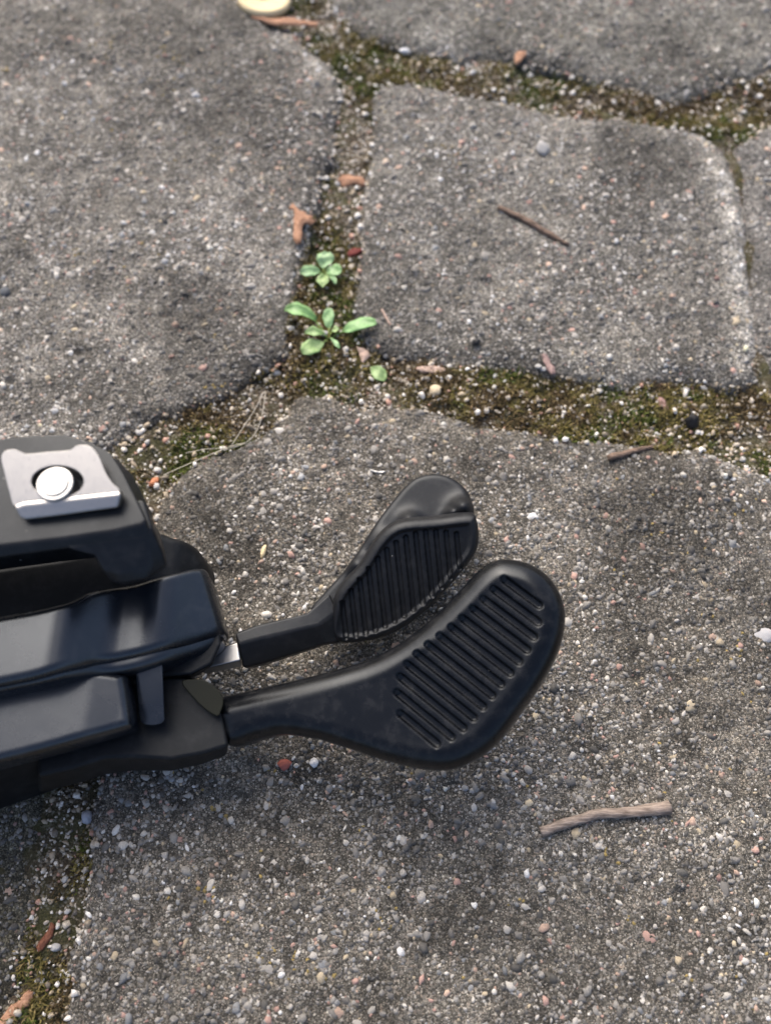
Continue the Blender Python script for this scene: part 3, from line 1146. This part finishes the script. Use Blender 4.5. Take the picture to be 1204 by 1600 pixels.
# --- release lever: ribbed face, fin behind it, arm, steel stub
M1, loc1 = plane_frame(640, 900, 13 * mm, (0, -.5, .87))
out1 = [(514, 990), (517, 955), (524, 930), (540, 908), (562, 884), (585, 848), (606, 826), (632, 815), (680, 811), (735, 805), (746, 815), (749, 845), (742, 870), (715, 905), (680, 944), (640, 978), (600, 998), (565, 1006), (530, 1007)]
o1 = smooth_closed([loc1(*p) for p in out1], 5)
rt = [(531, 945), (546, 920), (561, 906), (577, 891), (592, 874), (606, 862), (619, 848), (634, 838), (650, 834), (665, 833), (681, 833), (696, 833), (712, 835)]
rb = [(538, 1003), (556, 1003), (572, 1001), (589, 995), (604, 991), (620, 985), (635, 976), (649, 967), (662, 955), (676, 943), (690, 928), (703, 912), (716, 895)]
segs1 = [(loc1(*a), loc1(b[0] * .9 + a[0] * .1, b[1] * .9 + a[1] * .1)) for a, b in zip(rt, rb)]

segs1 = regular(segs1)


def z1(x, y, d):
    R, H = .0016, .0018
    t = np.clip(1 - d / R, 0, 1)
    z = -H * (1 - np.sqrt(np.clip(1 - t ** 2, 0, 1)))
    z = z - .0005 * np.clip((d - .0013) / .0006, 0, 1)
    return z - capsule_depth(x, y, segs1, .00052, .0006)


rl = under(add('release_lever', heightfield('release_lever', o1, .00016, z1, -.0042, M1), M_RUBBER, label='smaller matte release lever with upright ribs'))
M1b, loc1b = plane_frame(660, 800, 11.0 * mm, (-.05, -.12, 1))
outb = [(485, 955), (505, 925), (545, 880), (580, 825), (605, 790), (635, 755), (655, 742), (680, 738), (705, 744), (728, 762), (738, 788), (740, 812), (725, 850), (680, 890), (600, 950), (540, 975)]
ob = smooth_closed([loc1b(*p) for p in outb], 5)


def zb(x, y, d):
    R, H = .0012, .0012
    t = np.clip(1 - d / R, 0, 1)
    lump = 0
    for (a, b, h, w) in ((722, 800, .0042, .0022), (640, 818, .0026, .002), (600, 850, .0022, .002), (560, 885, .0018, .0018), (708, 806, .003, .0016)):
        c = loc1b(a, b)
        lump = np.maximum(lump, h * np.exp(-((x - c[0]) ** 2 + (y - c[1]) ** 2) / (w * w)))
    return -H * (1 - np.sqrt(np.clip(1 - t ** 2, 0, 1))) + lump


fin = add('lever_fin', heightfield('lever_fin', ob, .0003, zb, -.004, M1b), M_RUBBER)
fin.parent = rl
a0 = [(366, 990, 12 * mm), (372, 1006, 12.2 * mm), (379, 1044, 9.5 * mm), (385, 1046, 6 * mm), (385, 1010, 6 * mm), (372, 988, 9 * mm)]
a1 = [(400, 977, 11.6 * mm), (410, 996, 11.8 * mm), (414, 1036, 9 * mm), (418, 1039, 6 * mm), (418, 1005, 6 * mm), (400, 978, 9 * mm)]
a2 = [(478, 958, 10.8 * mm), (500, 975, 10.6 * mm), (508, 1006, 8 * mm), (510, 1008, 5 * mm), (510, 990, 5 * mm), (485, 962, 8 * mm)]
a3 = [(515, 925, 9.6 * mm), (528, 955, 8.8 * mm), (533, 1003, 6 * mm), (534, 1004, 4 * mm), (534, 990, 4 * mm), (516, 940, 7 * mm)]
arm = solid('lever_arm', loft([[U(*p) for p in r] for r in (a0, a1, a2, a3)]), M_RUBBER, None, .0005, 3)
arm.parent = rl
s0 = [(318, 1018, 11.0 * mm), (318, 1046, 11.2 * mm), (318, 1054, 8 * mm), (318, 1026, 8 * mm)]
s1 = [(372, 1003, 11.2 * mm), (376, 1032, 11.4 * mm), (378, 1042, 8 * mm), (374, 1012, 8 * mm)]
stub = solid('steel_stub', loft([[U(*p) for p in r] for r in (s0, s1)]), M_BOLT, None, .0003, 2)
stub.parent = rl

# ------------------------------------------------------------------ seedlings
def leaf_mesh(L, W, curl=.12, fold=.15, wav=.04, seed=0):
    nu, nv = 13, 7
    rs = np.random.default_rng(seed)
    V, q = [], []
    ph = rs.uniform(0, 6)
    for i in range(nu):
        t = i / (nu - 1)
        wd = W * .5 * (math.sin(math.pi * min(1, t * .97 + .03) ** 1.35) ** .55 if t < .999 else .3)
        if i == 0:
            wd = W * .06
        for j in range(nv):
            s = -1 + 2 * j / (nv - 1)
            z = curl * L * math.sin(math.pi * t * .9) + fold * W * s * s * .5 + wav * W * math.sin(9 * t + ph + 2 * s) - .03 * W * (abs(s) < .1)
            V.append((t * L, s * wd * (1 + .06 * math.sin(17 * t + ph)), z))
    for i in range(nu - 1):
        for j in range(nv - 1):
            a = i * nv + j
            q.append((a, a + nv, a + nv + 1, a + 1))
    n = len(V)
    th = L * .018
    V2 = [(x, y, z - th) for x, y, z in V]
    q2 = [tuple(n + i for i in reversed(f)) for f in q]
    rim = [j for j in range(nv)] + [i * nv + nv - 1 for i in range(1, nu)] + [(nu - 1) * nv + j for j in range(nv - 2, -1, -1)] + [i * nv for i in range(nu - 2, 0, -1)]
    w = [(rim[i], rim[(i + 1) % len(rim)], n + rim[(i + 1) % len(rim)], n + rim[i]) for i in range(len(rim))]
    return np_mesh('leaf', np.array(V + V2), quads=q + q2 + w)


def seedling(root_px, leaves, label):
    g = GZ(*root_px)
    t = thing('seedling', g, label, 'seedling', None)
    for i, (b, tip, wpx, lift) in enumerate(leaves):
        B_, T_ = U(b[0], b[1], g[2] + .0015), U(tip[0], tip[1], g[2] + .0015 + lift)
        v = T_ - B_
        L = np.linalg.norm(v)
        W = wpx / FPX * np.linalg.norm(B_ - CAM)
        me = leaf_mesh(L, W, random.uniform(.05, .22), random.uniform(.05, .4), .06, seed=i + int(root_px[0]))
        o = add('leaf', me, M_LEAF, t)
        X = Vector(v).normalized()
        Yv = Vector((0, 0, 1)).cross(X).normalized()
        Z = X.cross(Yv)
        ro = random.uniform(-.4, .4)
        Yv, Z = Yv * math.cos(ro) + Z * math.sin(ro), Z * math.cos(ro) - Yv * math.sin(ro)
        o.matrix_local = Matrix.Translation(Vector(B_ - g)) @ Matrix((X, Yv, Z)).transposed().to_4x4()
        st = [np.array([0, 0, -.0008]), (B_ - g) * .5 + np.array([0, 0, .0004]), (B_ - g) + v * .06]
        s = add('stem', tube_mesh('stem', st, [.00032, .00026, .0002], 6), M_STEM, t)
    return t


seedling((506, 425), [((505, 420), (512, 394), 27, .001), ((500, 424), (469, 426), 19, .0008), ((509, 424), (534, 423), 21, .001), ((506, 430), (504, 449), 19, .0006), ((514, 430), (524, 445), 9, .0006)], 'smaller pale green seedling with four round leaves in the mossy joint')
seedling((513, 524), [((494, 501), (444, 486), 25, .002), ((534, 518), (588, 504), 24, .0018), ((507, 523), (476, 522), 17, .0012), ((505, 535), (471, 551), 27, .001), ((514, 514), (514, 482), 19, .001), ((518, 518), (530, 516), 14, .0004), ((517, 528), (530, 545), 8, .0002)], 'larger green seedling with long oval leaves at the joint crossing')
fl = add('fallen_leaf', leaf_mesh(.0043, .0030, .1, .2, .06, 99), M_LEAF, None, 'single small green leaf lying loose beside the larger seedling', 'leaf')
fl.location = GZ(580, 567, .0006)
fl.rotation_euler = (.1, .05, math.radians(-48))

# ------------------------------------------------------------------ litter
def flake(name, pts_px, th, m_, label, cat, lift=.0002, warp=.0003, group=None):
    P = np.array([U(x, y)[:2] for x, y in pts_px])
    o_ = smooth_closed(P, 3)
    rg = .05 * min(np.ptp(o_, 0))
    o_ = o_ + rng.normal(0, 1, o_.shape) * rg
    th = th * .6
    c = o_.mean(0)
    zc = float(np.max(surface_z(o_[:, 0], o_[:, 1]))) + lift
    me = heightfield(name, o_ - c, max(.00022, np.ptp(o_, 0).max() / 30), lambda x, y, d: th * np.clip(d / (th * 1.2), 0, 1) ** .5 + warp * (vnoise(x + c[0], y + c[1], .002, 77) - .5) + .00045 * (vnoise(x + c[0], y + c[1], .0009, 78) - .5), -th * .6)
    o = add(name, me, m_, None, label, cat, group)
    o.location = (c[0], c[1], zc)
    return o


def stick(name, pts_px, rpx, m_, label, cat, sides=9, jitter=.12, lift=0.0):
    pts = []
    K = 5
    for i in range(len(pts_px) - 1):
        for k in range(K):
            t = k / K
            pts.append((pts_px[i][0] * (1 - t) + pts_px[i + 1][0] * t, pts_px[i][1] * (1 - t) + pts_px[i + 1][1] * t))
    pts.append(pts_px[-1])
    g = np.array([GZ(*p) for p in pts])
    r = np.interp(np.linspace(0, 1, len(pts)), np.linspace(0, 1, len(rpx)), rpx) / FPX * np.linalg.norm(g[0] - CAM)
    z = g[:, 2] + r * .8 + lift
    k_ = np.polyfit(np.arange(len(z)), z, 1)
    z = .5 * z + .5 * np.maximum(np.polyval(k_, np.arange(len(z))), g[:, 2] + r * .5)
    g[:, 2] = z
    c = g.mean(0)
    o = add(name, tube_mesh(name, g - c, r, sides, jitter), m_, None, label, cat)
    o.location = c
    return o


tw = stick('twig', [(842, 1301), (880, 1287), (930, 1272), (985, 1270), (1042, 1262)], [7.5, 7, 7, 7.5, 9.5], M_TWIG, 'pale brown broken twig lying alone on the big paver', 'twig', 10, .13)
stick('twig', [(778, 325), (815, 342), (850, 365), (887, 386)], [3.5, 4.5, 4.5, 2.5], M_DTWIG, 'thin dark twig on the paver with the worn pale edge', 'twig', 7, .2)
stick('twig', [(948, 719), (985, 707), (1015, 697), (1042, 688)], [5.5, 4.5, 3.5, 2.5], M_DTWIG, 'short brown twig where the wide mossy joint meets the paver', 'twig', 7, .2)
stick('straw', [(596, 486), (603, 498), (610, 510)], [1.6, 2.2, 1.4], M_PINK, 'tiny straw splinter beside the larger seedling', 'straw', 6, .1)
flake('bark_flake', [(-12, 1600), (12, 1572), (38, 1546), (47, 1556), (30, 1580), (8, 1612), (-15, 1625)], .0009, M_BARK, 'orange brown bark flake on the mossy joint beside the green moss', 'bark flake')
flake('bark_flake', [(52, 1478), (66, 1458), (72, 1444), (79, 1450), (72, 1470), (56, 1488)], .0007, make_wood('dark_red_bark', (.1, .03, .02), (.28, .12, .07)), 'small dark red bark flake on the mossy joint', 'bark flake')
flake('cypress_scale', [(457, 328), (466, 330), (474, 338), (487, 345), (492, 354), (486, 360), (476, 354), (475, 368), (472, 386), (462, 385), (461, 365), (458, 345)], .0008, M_BARK, 'forked orange brown cypress scale at the paver edge', 'plant scrap')
flake('cypress_scale', [(528, 270), (540, 265), (556, 266), (569, 273), (566, 282), (550, 278), (538, 283), (530, 279)], .0008, M_BARK, 'flat orange brown scrap lying across the narrow mossy joint', 'plant scrap')
flake('plant_scrap', [(392, 22), (420, 31), (458, 31), (494, 35), (495, 41), (470, 42), (432, 40), (396, 30)], .0006, M_BARK, 'flat tan strip sticking out from under the cream disc', 'plant scrap')
flake('plant_scrap', [(556, 536), (572, 541), (577, 550), (568, 562), (562, 556), (560, 547)], .0006, M_PINK, 'pale pink flake between the larger seedling and the loose leaf', 'plant scrap')
flake('plant_scrap', [(652, 570), (670, 568), (692, 571), (694, 578), (672, 580), (654, 577)], .0006, M_PINK, 'long pale pink flake on the joint beside the cream pebble', 'plant scrap')
flake('plant_scrap', [(846, 556), (852, 554), (862, 570), (868, 584), (860, 585), (852, 572)], .0006, make_wood('mauve_scrap', (.2, .13, .12), (.36, .26, .24)), 'narrow mauve scrap on the paver edge above the moss', 'plant scrap')
flake('plant_scrap', [(805, 84), (815, 80), (822, 86), (812, 97), (803, 100)], .0006, M_BARK, 'little orange scrap beside the joint of the far paver', 'plant scrap')
flake('plant_scrap', [(1028, 618), (1036, 616), (1048, 632), (1044, 638), (1034, 630)], .0006, make_wood('mauve_scrap', (.2, .12, .11), (.34, .22, .2)), 'little reddish scrap on the moss near the black seed', 'plant scrap')
flake('plant_scrap', [(545, 386), (560, 382), (566, 388), (552, 396), (544, 394)], .0005, make_wood('wine_red_scrap', (.08, .015, .015), (.2, .05, .04)), 'small wine red scrap in the moss above the smaller seedling', 'plant scrap')
flake('white_sliver', [(576, 735), (590, 737), (602, 736), (600, 740), (588, 741)], .0004, M_BOLT, 'thin shiny white sliver on the paver above the release lever', 'sliver')
flake('white_sliver', [(408, 868), (411, 856), (416, 854), (417, 862), (413, 872), (409, 874)], .0005, M_CREAM, 'pale oval sliver on the paver beside the release lever', 'sliver')

# cream disc, lying on the strip
disc = add('round_disc', disc_mesh('round_disc', [(.0052, -.0010), (.0061, -.0009), (.0066, -.0004), (.0067, .0003), (.0064, .0009), (.0059, .0011), (.0052, .0009), (.0045, .0005), (.0030, .0004), (.0014, .0003), (.0010, -.0002)], 48), M_CREAM, None, 'cream coloured round button-like disc on the far paver', 'disc')
dz = GZ(413, 0)
disc.location = (dz[0], dz[1], dz[2] + .0022)
disc.rotation_euler = (math.radians(-7), math.radians(5), 0)

# fine dry fibres
def fibre(pts, r, label):
    K = 6
    P = np.array(pts, float)
    out = []
    for i in range(len(P) - 1):
        p0, p1, p2, p3 = P[max(i - 1, 0)], P[i], P[i + 1], P[min(i + 2, len(P) - 1)]
        for k in range(K):
            t = k / K
            out.append(.5 * ((2 * p1) + (-p0 + p2) * t + (2 * p0 - 5 * p1 + 4 * p2 - p3) * t * t + (-p0 + 3 * p1 - 3 * p2 + p3) * t ** 3))
    out.append(P[-1])
    g = []
    for q in out:
        b = U(q[0], q[1], q[2])
        zz = float(surface_z(b[0], b[1])[0]) + .0001
        g.append(b if b[2] > zz else U(q[0], q[1], zz))
    g = np.array(g)
    c = g[0].copy()
    o = add('dry_fibre', tube_mesh('dry_fibre', g - c, np.full(len(g), r), 5), M_FIBRE, None, label, 'fibre')
    o.location = c


fibre([(362, 696, .0), (380, 668, .001), (398, 640, .002), (414, 611, .0028), (409, 650, .002), (400, 675, .001), (383, 692, .0005), (350, 704, .0)], .00009, 'pale dry fibre bent into a narrow loop over the joint')
fibre([(256, 742, .0), (290, 727, .0008), (325, 712, .001), (362, 697, .0006), (384, 692, .0003)], .00008, 'long straight dry fibre lying over the joint beside the steel bracket')
fibre([(290, 708, .0), (320, 702, .0006), (350, 700, .0006), (376, 696, .0)], .00006, 'short thin dry fibre crossing under the looped one')

# single stones and seeds
LB = (.2, .215, .24)
pebble('seed', GZ(1081, 657, .0012), .0016, (.012, .012, .014), None, 1.5, label='round black seed on the moss of the wide joint', cat='seed')
pebble('dark_pebble', GZ(743, 537, .0006), .0011, (.03, .03, .033), None, 1.3, label='small dark round pebble near the edge of the worn paver', cat='pebble')
pebble('cream_pebble', GZ(681, 607, .0006), .0015, (.62, .52, .36), None, 1, label='cream angular pebble in the joint below the pale pink flake', cat='pebble')
pebble('blue_grey_bead', GZ(132, 1277, .0006), .0012, (.42, .45, .52), None, 1.3, label='blue grey round pebble in the shade under the shifter', cat='pebble')
pebble('red_chip', GZ(445, 1195, .0003), .0011, (.42, .13, .1), None, .7, label='red stone chip below the arm of the glossy lever', cat='chip')
pebble('white_chip', GZ(491, 1193, .0003), .0008, (.75, .76, .78), None, .8, label='tiny white chip beside the red stone chip', cat='chip')
pebble('orange_pebble', GZ(238, 747, .0005), .0011, (.5, .2, .1), None, .8, label='orange pebble in the joint beside the steel bracket', cat='pebble')
pebble('white_pebble', GZ(1190, 994, -.0002), .002, (.42, .42, .43), None, .35, label='flat whitish stone in the big paver beyond the glossy lever tip', cat='pebble')
pebble('grey_pebble', GZ(848, 232, .0004), .002, (.34, .34, .34), None, .8, label='pale grey pebble stuck on the worn paver', cat='pebble')
pebble('white_pebble', GZ(632, 72, .0004), .0013, (.72, .73, .76), None, 1, label='white pebble at the edge of the far paver', cat='pebble')
pebble('dark_pebble', GZ(10, 460, .0002), .0015, (.07, .08, .095), None, .6, label='dark blue grey pebble in the paver that carries the cream disc', cat='pebble')
cnt = 0
spots = [(561, 112), (604, 118), (531, 152), (510, 272), (558, 330), (563, 348), (228, 688), (243, 729), (215, 672), (241, 753), (244, 808), (668, 588), (700, 586), (842, 571), (992, 637), (900, 666), (950, 560), (1075, 600), (1105, 598), (1164, 713), (962, 148), (1030, 155), (1150, 180), (1180, 640), (95, 1375), (98, 1425), (80, 1482), (430, 575), (515, 468), (540, 548)]
for (px, py) in spots:
    v = random.uniform(.42, .66)
    pebble('quartz_pebble', GZ(px, py, .0004), random.uniform(.0006, .001), (v, v * .98, v * .94), None, .9, label='small white quartz pebble lying in a mossy joint', cat='pebble', group='white quartz pebbles in the joints')
